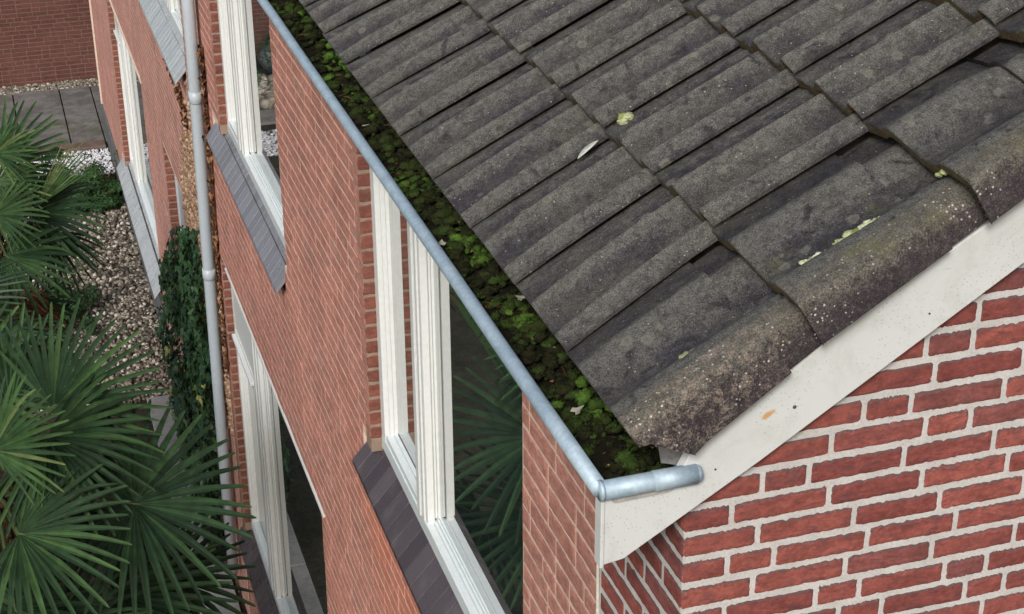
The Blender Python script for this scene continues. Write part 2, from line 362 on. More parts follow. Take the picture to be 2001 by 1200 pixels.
# openings of the two facades (y0,y1,z0,z1)
W1=(1.12,3.17,-1.56,.05); W3=(5.06,7.28,-1.56,.05); W2=(4.50,8.0-.16,-4.87,-2.66)
W5=(8.95,12.6,-1.60,.05); W4=(13.12,16.75,-5.2,-3.02); W6=(10.15,11.42,-5.86,-3.08)
near=empty('row_house','near row house with moss-grown tiled roof, white barge board and brick gable','house')
far=empty('row_house','far row house of weathered brick beyond the grey downpipe','house')
# ---- near front wall
mb=MB()
SL=[(.95,3.325,-1.72,-1.56),(5.12,7.62,-1.73,-1.56),(4.4,8.02,-5.06,-4.86)]
hs=[W1,W3,W2]+SL
panels(mb,('x',0.0),.497,SPLIT-.04,ZG,ZT-.1,hs,.28,0)
for a,b,za,zb,k,r in clip_cells(courses(.5,SPLIT-.04,ZG,ZT-.1,3),hs):
    brick(mb,X0,NX,UY,a,b,za,zb,.008,.0095,.0022,r,0 if a>2.6 else 10)
front=mb.build('front_wall',[M_mortF,M_brickF],near)
# gable end strip of the front and the gable itself
mb=MB()
panels(mb,('x',0.0),.004,.494,ZG,ZT-.1,[],.2,0)
for a,b,za,zb,k,r in courses(0,.49,ZG,ZT-.1,5,{i:([.105,.325] if i%2 else [.21]) for i in range(-10,100)}):
    brick(mb,X0,NX,UY,a,b,za,zb,.013,.016,.002,r,14 if za>-1.6 else 0,emask=(a>0,1))
GX=2.6
mb.add([(0.0,.0,ZG),(GX+1.5,.0,ZG),(GX+1.5,.0,1.8),(2.6,.0,1.8),(0,.0,.155)],[(0,1,2,3,4)],0)
for a,b,za,zb,k,r in courses(0,GX,ZG,1.7,8,GROWS):
    if za>.13+.62*b: continue
    if b>GX-.01: b=GX
    brick(mb,X0,NY,UX,a,b,za,zb,.0130,.0160,.0022,r,(26 if za>-.75 and a<1.1 else 0),emask=(a>0,1))
gable=mb.build('gable_wall',[M_mortG,M_brickG],near)
mb=MB(); pts=[(-.004+random.uniform(-.001,.001),.4965,-z*.05) for z in range(-2,118)]
mb.tube(pts,[random.uniform(.0045,.0075) for _ in pts],6)
mb.build('sealant_joint',M_caulk,near,True)
# bed joints of reveals
def reveal(parent,yf,z0,z1,depth,seed,name='reveal'):
    mb=MB(); mb.box(-.0008,depth+.1,yf-.0014,yf+.09,z0-.02,z1,0); r=random.Random(seed)
    for a,b,za,zb,k,rr in courses(0,.001,z0,z1,seed,{i:[] for i in range(-20,120)}):
        if zb>z1+.03 or za<z0-.02: continue
        brick(mb,Vector((0,yf,0)),NY,UX,-.0045,depth+.09,max(za,z0),zb,.006,.0105,.0032,r,8)
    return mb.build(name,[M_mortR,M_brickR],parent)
# ---- windows
def sill(parent,y0,y1,zi,zo,xi=.055,xo=-.055,tile=.1,name='window_sill',mat=None):
    mb=MB(); mb.box(-.001,.13,y0+.001,y1-.001,zo-.05,zo-.024,0); mb.box(.02,.2,y0+.002,y1-.002,zo-.022,zi-.040,0)
    n=int(round((y1-y0)/tile)); w=(y1-y0)/n; r=random.Random(int(y0*100))
    for i in range(n):
        a=y0+i*w+.0022; b=y0+(i+1)*w-.0022; d=r.uniform(-.0012,.0012); t=.030
        prof=[(xo,zo+d),(xi,zi+d),(xi+.05,zi+.004+d),(xi+.05,zi-t),(xi,zi-t),(xo+.004,zo-t+.012),(xo,zo-.022)]
        vs=[(x,a,z) for x,z in prof]+[(x,b,z) for x,z in prof]; m=len(prof)
        fs=[tuple(range(m))[::-1],tuple(range(m,2*m))]+[(j,(j+1)%m,m+(j+1)%m,m+j) for j in range(m)]
        mb.add(vs,fs,1,r.random())
    # mortar between the tiles
    prof=[(xo+.003,zo-.002),(xi,zi-.002),(xi,zi-.03),(xo+.004,zo-.02)]
    vs=[(x,y0+.003,z) for x,z in prof]+[(x,y1-.003,z) for x,z in prof]; mb.add(vs,[(0,1,2,3),(7,6,5,4),(0,4,5,1),(1,5,6,2),(2,6,7,3),(3,7,4,0)],0)
    return mb.build(name,[M_joint,mat or M_sill],parent,bevel=.002)
def window(parent,W,m0,m1,xf=.045,transom=None,zt=None,near_pane=None):
    y0,y1,z0,z1=W; wn_=bpy.data.objects.new('window',None); COL.objects.link(wn_); wn_.parent=parent
    z1=zt or z1
    f=MB(); D=.062
    f.box(xf,xf+.05,y1-.062,y1+.02,z0+.01,z1)            # far jamb
    f.box(xf+.02,xf+.06,y1-.076,y1-.062,z0+.04,z1); f.box(xf+.036,xf+.07,y1-.090,y1-.0761,z0+.04,z1)
    f.box(xf,xf+D,y0-.02,y0+.062,z0+.01,z1)            # near jamb
    f.box(xf+.03,xf+D-.002,y0+.062,y0+.08,z0+.04,z1)
    f.box(xf+.002,xf+D,y0,y1,z1-.07,z1-.001)           # head
    f.build('frame',M_white,wn_,bevel=.003)
    b=MB(); b.box(xf-.001,xf+.03,y0,y1,z0-.005,z0+.058)    # bottom rail: lip and stepped slope
    for xa,xb,za,zb in ((xf+.03,xf+.044,z0+.0,z0+.062),(xf+.044,xf+.053,z0,z0+.069),(xf+.053,xf+.064,z0,z0+.076)): b.box(xa,xb,y0,y1,za,zb)
    b.build('bottom_rail',M_rail,wn_,bevel=.004)
    c=MB()
    c.box(xf+.004,xf+.034,m1-.02,y1-.062,z0+.058,z0+.088); c.box(xf+.034,xf+.05,m1-.02,y1-.062,z0+.06,z0+.098)
    c.box(xf+.05,xf+.062,m1-.02,y1-.062,z0+.06,z0+.106)
    c.build('casement',M_rail,wn_,bevel=.003)
    wd=m1-m0
    m=MB(); m.box(xf+.006,xf+.034,m0,m1,z0+.055,z1-.06)
    m.box(xf-.004,xf+.0055,m0+wd*.14,m0+wd*.36,z0+.060,z1-.06); m.box(xf-.010,xf+.0055,m0+wd*.42,m0+wd*.62,z0+.061,z1-.06); m.box(xf-.002,xf+.0055,m0+wd*.70,m1-.004,z0+.062,z1-.06)
    m.box(xf+.0345,xf+.048,m0+.009,m1-.02,z0+.07,z1-.06); m.box(xf+.0485,xf+.064,m0+.003,m1-.03,z0+.07,z1-.06)
    m.build('mullion',M_white,wn_,bevel=.003)
    g=MB(); g.box(xf+.050,xf+.054,m1-.01,y1-.085,z0+.095,z1-.08); g.build('pane',M_glass,wn_)
    g=MB(); g.box(xf+.057,xf+.061,y0+.06,m0+.008,z0+.073,z1-.08); g.build('pane',near_pane or M_glass,wn_)
    k=MB(); k.box(xf+.12,xf+.16,y0-.02,y1+.02,z0-.02,z1+.02); k.build('reveal_backing',M_joint,wn_)
    if transom:
        t=MB(); t.box(xf-.03,xf+.02,m1-.05,y1-.06,transom-.03,transom-.004); t.box(xf-.005,xf+.05,m1-.04,y1-.06,transom-.09,transom+.03)
        t.box(xf+.002,xf+.06,m1-.04,y1-.06,transom+.03,z1-.05) ; t.build('transom',M_white,wn_,bevel=.004)
    return wn_
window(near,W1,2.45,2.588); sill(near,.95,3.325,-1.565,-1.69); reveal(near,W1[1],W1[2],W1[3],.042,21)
window(near,W3,6.64,6.845); sill(near,5.12,7.62,-1.555,-1.70,mat=M_sill_sky); reveal(near,W3[1],W3[2],W3[3],.042,22)
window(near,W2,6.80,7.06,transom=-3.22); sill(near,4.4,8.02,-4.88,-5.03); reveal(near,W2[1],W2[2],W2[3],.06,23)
mb=MB(); mb.box(-.012,.2,4.40,7.62,W2[3]+.001,W2[3]+.014); mb.build('steel_lintel',M_white,near)
# ---- barge board
bt=[(-.199,-.015),(-.150,-.008),(.152,.173),(.734,.545),(2.9,1.93)]
tp=[(2.9,1.99),(.05,.30),(.0,.235),(-.03,.178),(-.178,.150),(-.199,.160)]
poly=bt+tp; mb=MB(); n=len(poly)
mb.add([(x,-.030,z) for x,z in poly]+[(x,-.004,z) for x,z in poly],[tuple(range(n)),tuple(range(n,2*n))[::-1]]+[((i+1)%n,i,n+i,n+(i+1)%n) for i in range(n)],0)
mb.box(-.2035,-.195,-.033,.002,-.02,.158)
mb.box(-.19,2.2,0.001,.09,-.0,.02) if False else None
bb=mb.build('barge_board',M_board,near,bevel=.0015)
mb=MB()
for (x,z,r_) in ((.223,.290,.0045),(.05,.172,.0025),(.52,.46,.0025),(.9,.70,.003)):
    mb=MB(); mb.tube([(x,-.0312,z),(x,-.028,z)],r_,8); mb.build('nail_hole',M_joint,bb)
# ---- gutter
def gutter(parent,y0,y1,end):
    mb=MB(); prof=[(-.197,.166),(-.166,.125),(-.135,.085),(-.11,.075),(-.05,.078),(.005,.10),(.024,.115),(.026,.165)]
    t=.002; pr=prof+[(x+.003,z+.003) for x,z in prof[::-1]]; m=len(pr)
    vs=[(x,y0,z) for x,z in pr]+[(x,y1,z) for x,z in pr]; mb.add(vs,[tuple(range(m))[::-1],tuple(range(m,2*m))]+[(j,(j+1)%m,m+(j+1)%m,m+j) for j in range(m)],0)
    if end: # closed end
        e=[(-.197,.166),(-.166,.125),(-.135,.085),(-.11,.075),(-.05,.078),(.005,.10),(.026,.165)]; mm=len(e)
        mb.add([(x,y0-.001,z) for x,z in e]+[(x,y0+.003,z) for x,z in e],[tuple(range(mm)),tuple(range(mm,2*mm))[::-1]],0)
    g=mb.build('gutter',M_zinc,parent)
    b=MB(); yy=y0-.006
    n=int((y1-y0)/.35); pts=[(-.205+random.uniform(-.0015,.0015)*(0<i<n),yy+(y1-yy)*i/n,.172+random.uniform(-.001,.001)) for i in range(n+1)]
    b.tube(pts,.0185,16); b.build('rim_bead',M_zinc,g,True)
    if end:
        b=MB(); b.tube([(-.206,yy-.004,.170),(-.10,yy-.005,.172),(.006,yy-.006,.173),(.014,yy-.006,.173),(.0165,yy-.006,.173)],[.021,.021,.021,.017,.007],14)
        b.tube([(-.209,yy-.004,.171),(-.201,yy-.004,.171)],.0225,12)
        b.build('end_bead',M_zinc,g,True)
        b=MB(); b.tube([(-.09,yy-.005,.172),(.004,yy-.006,.173)],.0222,14); b.build('bead_sleeve',M_zinc,g,True)
        b=MB(); p=[(-.188,.152),(-.176,.138),(-.055,.141),(-.038,.149),(-.024,.160)]; b.add([(x,-.036,z) for x,z in p]+[(x,-.028,z) for x,z in p],[(0,1,2,3,4),(9,8,7,6,5),(0,5,6,1),(1,6,7,2),(2,7,8,3),(3,8,9,4)],0); b.build('drip_flashing',M_flash2,g)
        b=MB(); b.add([(-.045,.035,.168),(.012,-.014,.176),(.022,-.014,.232),(-.012,.004,.262),(-.05,.06,.235),(-.04,.045,.170),(.016,-.010,.178),(.026,-.010,.232)],[(0,1,2,3,4),(1,6,7,2)],0); b.build('upstand',M_flash,g)
    return g
gutter(near,-.022,SPLIT,True); gutter(far,SPLIT+.02,FAREND,False)
# ---- roof
TP=math.radians(31); CT,ST=math.cos(TP),math.sin(TP)
def rp(s,y,h): return (-.133+s*CT-h*ST, y, .265+s*ST+h*CT)
BUTT=[0.0,.428,.843,1.21,1.60,2.0,2.4,2.8]
YA=[(.325,.369),(.386,.347),(.386,.344),(.388,.341)]+[(.388,.341)]*5
PROF=[(-.085,-.011),(-.02,-.009),(.02,-.003),(.08,.001),(.2,-.001),(.27,.001),(.315,.010),(.355,.0275),(.385,.0345),(.415,.0325),(.46,.0245),(.53,.0135),(.60,.004),(.67,-.001),(.745,-.002),(.785,.006),(.825,.026),(.85,.0345),(.88,.0325),(.93,.0255),(.97,.0195),(.99,.0175),(1,.0135)]
VP=[(-.03,-.011,0),(-.007,-.009,0),(.007,-.004,0),(.085,.010,.2),(.105,.025,.7),(.125,.030,1),(.15,.0285,1),(.19,.018,.7),(.235,.005,.3),(.262,.0,.1),(.29,.001,.1),(.315,.010,.4),(.335,.024,.8),(.350,.031,1),(.380,.0340,1),(.410,.0330,1),(.436,.0285,.9),(.4475,.008,.5),(.4505,-.030,.2),(.453,-.068,.05),(.4535,-.08,0)]
def build_roof(parent,k0,k1,rows,verge,detail=True):
    rt=MB(); R=random.Random(5); vts=[]
    for r_ in range(rows):
        s0,s1=BUTT[r_],BUTT[r_+1]+.05
        for k in range(k0,k1):
            dy=R.uniform(-.0015,.0015); ds=R.uniform(-.004,.004); dh=R.uniform(-.0015,.0025); var=R.random()
            isv=(k==0 and verge); tgt=MB() if isv else rt
            te=(BUTT[r_+1]-.085-s0)/(s1-s0)
            stations=([0,.006,.03,.12,.25,.5,.7,te,te+.004,1.0] if isv else [0,.006,.03,.12,.25,.5,.75,1.0]) if detail else [0,.01,1]
            base=0; prof=VP if isv else PROF
            nv=len(prof); vs=[]; rims=[]
            gap=.003
            for side in (0,1):
                for t in stations:
                    s=s0+ds+(s1-s0)*t
                    tt=min(1,(s-s0)/(BUTT[r_+1]-s0))
                    ya=YA[r_][0]*(1-tt)+YA[r_+1][0]*tt; yb=YA[r_][1]*(1-tt)+YA[r_+1][1]*tt
                    lift=.006+.038*(1-t)
                    for j,p in enumerate(prof):
                        fl=1.0
                        if r_==0: fl=.62+.38*min(1,t*3.2)
                        if isv:
                            y=ya-p[0]*((ya+.062)/.453)+dy*.3; h=p[1]*(fl if p[1]>0 else 1); c=p[2]
                            inset=1 if t>te+.002 else 0
                            s_use=s
                            if j>=18:
                                dep={18:.22,19:.5,20:.78,21:1.0}[j]
                                bot=(-.108+.036*t) if r_==0 else -.058
                                h=.004+(bot-lift-dh-.004)*dep
                                if inset: h*=.93
                                if r_==0: s_use=s+dep*.112*max(0,1-t*4)
                            if inset:
                                if j>=12: y+=.026
                                h-=.017
                            if j>=14: y+=-.016*(1-t)+.004*t
                        else:
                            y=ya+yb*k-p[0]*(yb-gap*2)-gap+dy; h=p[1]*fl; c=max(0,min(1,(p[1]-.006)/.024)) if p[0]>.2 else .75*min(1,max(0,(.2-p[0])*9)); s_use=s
                        if t==0: h-=.0035
                        hn=.0012*noise.noise(Vector((s_use*9,y*9,r_*3.1)))
                        if side: h-= (.0085 if (not isv and p[0]>.84) else .027)
                        yo=0
                        if side and isv and j>=18: h+=.027; yo=.012
                        vs.append(rp(s_use-(0 if side==0 else -.002*(t==0)),y+yo,lift+h+dh+hn)); rims.append(c)
            ns=len(stations); fs=[];mi=[]
            for i in range(ns-1):
                for j in range(nv-1):
                    a=i*nv+j; fs.append((a,a+1,a+nv+1,a+nv)); mi.append(1 if (isv and j>=14) else 0)
                    o=ns*nv+a; fs.append((o,o+nv,o+nv+1,o+1)); mi.append(2)
            for j in range(nv-1): fs.append((j,ns*nv+j,ns*nv+j+1,j+1)); mi.append(2 if not (isv and j>=17) else 1)
            for i in range(ns-1):
                a=i*nv; o=ns*nv+a; fs.append((a,a+nv,o+nv,o)); mi.append(0)
                a=i*nv+nv-1; o=ns*nv+a; fs.append((a,o,o+nv,a+nv)); mi.append(0 if not isv else 1)
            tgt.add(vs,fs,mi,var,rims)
            if isv: vts.append(tgt)
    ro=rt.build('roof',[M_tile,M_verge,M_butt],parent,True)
    for tg in vts:
        o=tg.build('verge_tile',[M_tile,M_verge,M_butt],ro,True); sharp(o)
    sharp(ro); return ro
def sharp(o,ang=38):
    me=o.data
    try: me.set_sharp_from_angle(angle=math.radians(ang))
    except Exception: pass
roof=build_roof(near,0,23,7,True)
mb=MB(); mb.add([rp(.10,-.02,-.03),rp(2.85,-.02,-.03),rp(2.85,SPLIT,-.03),rp(.10,SPLIT,-.03),rp(.10,-.02,-.045),rp(2.85,-.02,-.045),rp(2.85,SPLIT,-.045),rp(.10,SPLIT,-.045)],[(0,3,2,1),(4,5,6,7),(0,1,5,4),(0,4,7,3)],0)
mb.build('roof_underlay',M_joint,roof)
roof2=build_roof(far,23,57,7,False,False)
# ---- downpipe
mb=MB(); pp=[(-.07,7.80,.04),(-.07,7.84,-1.19),(-.07,7.90,-1.73),(-.07,8.02,-2.52),(-.07,8.12,-3.36),(-.07,8.25,-4.53),(-.07,8.32,-5.55)]
mb.tube(pp,.041,18); dp=mb.build('downpipe',M_pipe,near,True)
for (i,f) in ((1,.65),(3,.45)):
    a=Vector(pp[i]);b=Vector(pp[i+1]);c=a.lerp(b,f); d=(b-a).normalized()
    m2=MB(); m2.tube([c-d*.07,c+d*.005,c+d*.012],[.046,.0465,.042],18); m2.build('pipe_socket',M_pipe,dp,True)
m2=MB(); c=Vector((-.07,7.885,-1.52)); m2.tube([c-Vector((0,0,.012)),c+Vector((0,0,.012))],.049,18); m2.box(-.03,.0,7.87,7.89,-1.53,-1.51); m2.build('pipe_clamp',M_flash,dp)
# ---- far house
hs=[W5,W4,W6,(8.98,12.5,-1.76,-1.58),(13.2,17.15,-5.39,-5.16)]; mb=MB()
panels(mb,('x',0.0),SPLIT+.06,FAREND,ZG,ZT-.1,hs,.28,0)
for a,b,za,zb,k,r in clip_cells(courses(SPLIT+.07,FAREND,ZG,ZT-.1,13),hs): brick(mb,X0,NX,UY,a,b,za,zb,.009,.010,.0022,r,0)
mb.box(0.02,6,FAREND-.25,FAREND,ZG,ZT)
mb.build('front_wall',[M_mortF,M_brickN],far)
window(far,W5,10.1,10.36,near_pane=M_panel2); sill(far,8.98,12.5,-1.585,-1.755,xo=-.085,mat=M_sill2); reveal(far,W5[1],W5[2],W5[3],.045,31)
window(far,W4,15.95,16.2,xf=.06,transom=-3.5); sill(far,13.2,17.15,-5.16,-5.37,xi=.065,xo=-.09,mat=M_sill2); reveal(far,W4[1],W4[2],W4[3],.06,32)
reveal(far,W6[1],W6[2],W6[3],.08,33)
mb=MB(); mb.box(.085,.125,W6[0],W6[1],W6[2],W6[3]); mb.box(.07,.13,W6[1]-.05,W6[1],W6[2],W6[3]-.001); mb.build('door',M_panel,far,bevel=.004)
mb=MB(); mb.box(-.014,.15,W4[0]-.1,W4[1]+.15,W4[3]+.001,W4[3]+.016); mb.build('lintel',M_trim,far)
mb=MB(); mb.box(-.030,.0,13.2,FAREND+.01,ZG-.05,-5.50); mb.build('plinth',M_plinth,far,bevel=.008)
mb=MB(); mb.box(-.022,.06,FAREND+.001,FAREND+.06,-5.7,ZT-.12); mb.build('corner_trim',M_trim,far)
mb=MB(); mb.box(.0,.2,SPLIT-.0355,SPLIT+.0555,ZG,ZT-.12); mb.build('party_joint',M_crust,far)
# rough rendered strip beside the pipe
def blobs(mb,n,fn,sub,R,mi=0):
    base=ICO[sub]
    for _ in range(n):
        c,rad,sq,var=fn(); q=Matrix.Rotation(R.uniform(0,6.28),3,Vector((R.gauss(0,1),R.gauss(0,1),R.gauss(0,1))).normalized())
        off=R.uniform(0,100)
        vs=[]
        for v in base[0]:
            k=1+.28*noise.noise(v*1.7+Vector((off,0,0)))*1.6
            p=q@Vector((v.x*sq[0]*k,v.y*sq[1]*k,v.z*sq[2]*k)); vs.append((c[0]+p.x*rad,c[1]+p.y*rad,c[2]+p.z*rad))
        mb.add(vs,base[1],mi,var)
import bmesh
ICO={}
for s_ in (1,2,3):
    bm=bmesh.new(); bmesh.ops.create_icosphere(bm,subdivisions=s_,radius=1); ICO[s_]=([v.co.copy() for v in bm.verts],[tuple(v.index for v in f.verts) for f in bm.faces]); bm.free()
R=random.Random(4); mb=MB()
def crustpt():
    while True:
        z=R.uniform(-4.2,-1.75)
        hi=8.95+(-z-1.9)*1.05 if z>-2.9 else 10.0-(-z-2.9)*.45
        lo=8.05
        y=R.uniform(lo,10.2)
        if y<hi+R.gauss(0,.10): break
    return (R.uniform(-.006,.004),y,z),R.uniform(.010,.026),(1,1,1),R.random()
blobs(mb,4200,crustpt,1,R)
mb.build('rough_render',m_var('crumbling_render',[(0,(.20,.115,.075)),(.5,(.33,.215,.145)),(1,(.46,.34,.24))],.95,.1,60,.6),far,True)
# ---- ground
mb=MB(); mb.add([(-60,-40,ZG),(60,-40,ZG),(60,90,ZG),(-60,90,ZG)],[(0,1,2,3)]); g=mb.build('ground',M_soil); struct(g,'dark garden soil under the palms','ground')
mb=MB(); mb.add([(-60,-40,ZG+.004),(-2.9,-40,ZG+.004),(-2.9,17.2,ZG+.004),(-60,17.2,ZG+.004)],[(0,1,2,3)]); g=mb.build('lawn',M_grass,); struct(g,'garden lawn left of the palms','lawn')
mb=MB(); r=random.Random(9)
for x0,x1 in ((-3.0,-2.4),(-2.395,-1.79),(-1.785,-1.17),(-1.165,-.50),(-.495,-.045),(-.04,1.6)):
    for y0,y1 in ((20.42,22.15),(19.62,20.40)):
        z=ZG+.03+r.uniform(-.004,.004); mb.box(x0,x1-.012,y0,y1-.015,ZG-.05,z)
g=mb.build('paving',M_paving,bevel=.008); struct(g,'mossy concrete paving slabs before the garden wall','paving')
mb=MB(); mb.box(-1.6,-.06,19.36,19.60,ZG,ZG+.05); g=mb.build('kerb',m_simple('brown_kerb',(.10,.07,.055),(.16,.12,.10),6),bevel=.01); struct(g,'brown kerb edging the paving slabs','kerb')
R=random.Random(21)
mb=MB()
for y0,y1 in ((10.35,11.98),(8.7,10.33),(7.05,8.68)): mb.box(-.36,-.05,y0,y1,ZG-.03,ZG+.035+R.uniform(-.003,.003))
g=mb.build('path',M_slab,bevel=.008); struct(g,'smooth grey slabs laid along the foot of the wall','path')
def scatter(name,mat,n,x0,x1,y0,y1,r0,r1,sq,label,cat,vf,sub=1,z=ZG,cond=None):
    mb=MB()
    def fn():
        while True:
            x=R.uniform(x0,x1);y=R.uniform(y0,y1)
            if cond is None or cond(x,y): break
        rr=R.uniform(r0,r1); return (x,y,z+rr*R.uniform(.1,.7)),rr,sq,vf()
    blobs(mb,n,fn,sub,R); o=mb.build(name,mat,None,True); tag(o,label,cat,None,'stuff'); return o
scatter('gravel',M_peb,9500,-1.75,-.03,11.95,17.2,.014,.034,(1,.85,.6),'grey and tan pebbles covering the bed beside the house','gravel',lambda:min(1,R.random()**1.3),cond=lambda x,y: not(y<12 and x>-.4))
scatter('edge_gravel',M_peb,900,-1.9,.1,22.15,22.52,.018,.036,(1,.85,.6),'narrow strip of pale pebbles at the foot of the garden wall','gravel',lambda:R.uniform(.3,1))
scatter('white_chippings',M_wpeb,3600,-2.6,-.04,18.35,19.34,.010,.024,(1,.8,.6),'bright white stone chippings between kerb and shrubs','gravel',lambda:R.random())
scatter('cobbles',M_peb,420,-3.2,-1.8,20.2,21.6,.05,.10,(1,.85,.7),'pale cobbles on the paving','gravel',lambda:R.uniform(.6,1),z=ZG+.03)
mb=MB(); pr=[(.0,.0),(.30,.0),(.42,.10),(.5,.26),(.44,.4),(.28,.47),(0,.5)]
vs=[];n=28
for rr,z in pr:
    for k in range(n): vs.append((-2.75+rr*math.cos(k*6.2832/n),22.0-.15+rr*.5*math.sin(k*6.2832/n),ZG+.03+z))
fs=[(i*n+k,i*n+(k+1)%n,(i+1)*n+(k+1)%n,(i+1)*n+k) for i in range(len(pr)-1) for k in range(n)]
mb.add(vs,fs); tag(mb.build('boulder',M_stone,None,True),'smooth blue-grey boulder by the garden wall','boulder')
# garden wall
gw=empty('garden_wall','dark red brick wall closing the garden beyond the paving','wall'); mb=MB()
mb.box(-5.5,3.2,22.503,22.73,ZG-.1,-3.2,0)
P=Vector((0,22.5,0))
for a,b,za,zb,k,r in courses(-5.5,3.2,ZG,-3.2,17): brick(mb,P,NY,UX,a,b,za,zb,.012,.013,.003,r,0)
mb.build('brickwork',[M_mortW,M_brickW],gw)
mb=MB(); mb.box(-5.55,3.25,22.46,22.77,-3.2,-3.14); mb.build('coping',M_slab,gw,bevel=.01)
# ------------------------------------------------------------------ plants
def img2w(px,py,d):
    """a point d metres out along one sight line: used once to lay the palm out in metres"""
    v=FW*3255.56+RX*(px-1000.5)+DN*(py-600.); v.normalize(); return CP+v*d
def fan(mb,hub,m,n,R_,spread,N,droop,R,vb,var_s=.16,cup=.25):
    """fan leaf: hub point, mid direction m, face normal n"""
    m=m.normalized(); n=(n-m*n.dot(m)).normalized(); s=n.cross(m)
    fuse=.46; dth=spread/N
    for i in range(N):
        th=-spread/2+dth*(i+.5)+R.uniform(-.15,.15)*dth
        L=R_*(1-.22*(abs(th)/(spread/2))**2)*R.uniform(.92,1.05)
        d=m*math.cos(th)+s*math.sin(th); lat=n.cross(d)
        sag=droop*R.uniform(.6,1.4); bend=R.uniform(-.05,.05); var=max(0,min(1,vb+R.gauss(0,var_s)))
        st=[0.02,.18,fuse,.62,.8,.97,1.0]; vs=[];vv=[]
        broken=R.random()<.10
        for t in st:
            r_=L*t; 
            if t<=fuse: hw=min(r_,L*.46)*math.tan(dth/2)*1.03
            else: hw=L*.40*math.tan(dth/2)*(1.15-.72*((t-fuse)/(1-fuse))**1.3)*(1 if t<.99 else .35)
            c=hub+d*r_+n*(cup*r_*(1-t)*.55)+lat*(bend*L*max(0,t-fuse)**2)
            c=c+Vector((0,0,-1))*(sag*L*max(0,t-.3)**2) 
            if broken and t>.7: c=c+Vector((0,0,-1))*(.35*L*(t-.7)**1)
            vf=.55*hw if t<=fuse else .42*hw
            vs+= [tuple(c-lat*hw+n*vf),tuple(c-n*vf),tuple(c+lat*hw+n*vf)]
            tip=max(0,t-.93)*2.2
            vv+= [min(1,var+tip)]*1+[min(1,var+.10+tip)]+[min(1,var+tip)]
        fs=[]
        for k in range(len(st)-1):
            a=k*3; fs+=[(a,a+1,a+4,a+3),(a+1,a+2,a+5,a+4)]
        mb.add(vs,fs,0,vv)
def palm(name,label,crown,foot,fans,trunk_r,seed,extra):
    R=random.Random(seed); root=empty(name,label,'palm tree','palm trees in the garden bed')
    root.location=foot
    def off(m):  # parts are modelled in world metres; shift into the root's frame
        m.v=[(x-foot[0],y-foot[1],z-foot[2]) for x,y,z in m.v]; return m
    mb=MB(); n=26; pts=[];rs=[]
    f=Vector(foot); c=Vector(crown)
    for i in range(n+1):
        t=i/n; pts.append(f.lerp(c,t)+Vector((.04*math.sin(t*5),.03*math.cos(t*4),0))); rs.append(trunk_r*(1.05-.15*t)*(1+.10*(i%2)))
    mb.tube(pts,rs,14)
    for _ in range(500):   # ragged leaf bases and fibre
        t=R.random(); p=f.lerp(c,t); a=R.uniform(0,6.28); o=Vector((math.cos(a),math.sin(a),0)); q=p+o*trunk_r; l=o.cross(Vector((0,0,1)))*.018
        e=q+o*R.uniform(.02,.07)+Vector((0,0,R.uniform(.03,.14))); mb.add([tuple(q-l),tuple(q+l),tuple(e)],[(0,1,2)])
    off(mb).build('trunk',M_trunk,root)
    for hub,md,nm,Rr,sp,N,dr,vb in fans:
        hub=Vector(hub); mb=MB(); fan(mb,hub,Vector(md),Vector(nm),Rr,sp,int(N*.74),dr,R,vb)
        fr=off(mb).build('frond',M_palm,root)
        p=MB(); c2=Vector(crown)+Vector((0,0,-.05)); mid=c2.lerp(hub,.5)+Vector((0,0,.10*(hub-c2).length))
        p.tube([c2,c2.lerp(mid,.5)+Vector((0,0,.02)),mid,mid.lerp(hub,.5)+Vector((0,0,.01)),hub,hub+Vector(md).normalized()*.05],[.013,.011,.010,.009,.008,.004],6)
        o=off(p).build('petiole',M_petiole,fr,True)
    for k in range(extra):
        a=R.uniform(0,6.28); d=Vector((math.cos(a),math.sin(a),-.5)).normalized(); hub=c+d*R.uniform(.18,.34)+Vector((0,0,-.25-.1*k)); mb=MB()
        fan(mb,hub,d+Vector((0,0,-1.2)),d,R.uniform(.35,.5),math.radians(R.uniform(90,150)),20,.25,R,.5,.25,.1); o=off(mb).build('dead_frond',M_brown,root); o['label']='withered brown frond hanging under the crown'
        p=MB(); p.tube([c+Vector((0,0,-.1)),c.lerp(hub,.5)+Vector((0,0,.06)),hub],[.011,.009,.006],6); off(p).build('petiole',M_trunk,o)
    return root
def F(px,py,d,ang,tiltc,Rpx,spread,N=38,droop=.12,vb=.45,up=.35,side=0.):
    """hub seen at (px,py), d away; ang = image angle of the leaf's mid rib (deg, 0=right, 90=down)"""
    hub=img2w(px,py,d); a=math.radians(ang); to=(CP-hub).normalized()
    m=RX*math.cos(a)+DN*math.sin(a)+to*tiltc
    n=to+Vector((0,0,up))+RX*side
    return (tuple(hub),tuple(m),tuple(n),Rpx*d/3255.56,math.radians(spread),N,droop,vb)
c1=img2w(-10,960,8.9)
fansA=[F(262,985,8.35,5,.0,232,330,50,.10,.16,.3),
 F(105,800,8.5,-42,.05,225,190,38,.10,.42),
 F(92,852,8.3,35,.05,215,200,36,.16,.36),
 F(-12,880,8.1,-35,.1,160,170,30,.10,.56),
 F(20,800,8.7,-80,.0,200,150,30,.06,.30),
 F(37,1043,8.2,10,.1,215,230,40,.14,.38),
 F(225,1165,8.9,-8,.0,240,220,40,.10,.14),
 F(330,1130,9.2,30,.0,170,240,36,.10,.10),
 F(120,1230,8.6,-70,.0,190,200,34,.10,.30),
 F(30,1190,8.4,60,.1,160,220,30,.15,.25),
 F(-70,760,8.8,-20,.0,190,200,34,.1,.5),
 F(-120,1000,8.8,150,.0,230,230,36,.1,.4),
 F(-60,1150,8.5,120,.0,200,230,36,.1,.4),
 F(-110,850,9.3,-120,.0,210,230,36,.1,.4)]
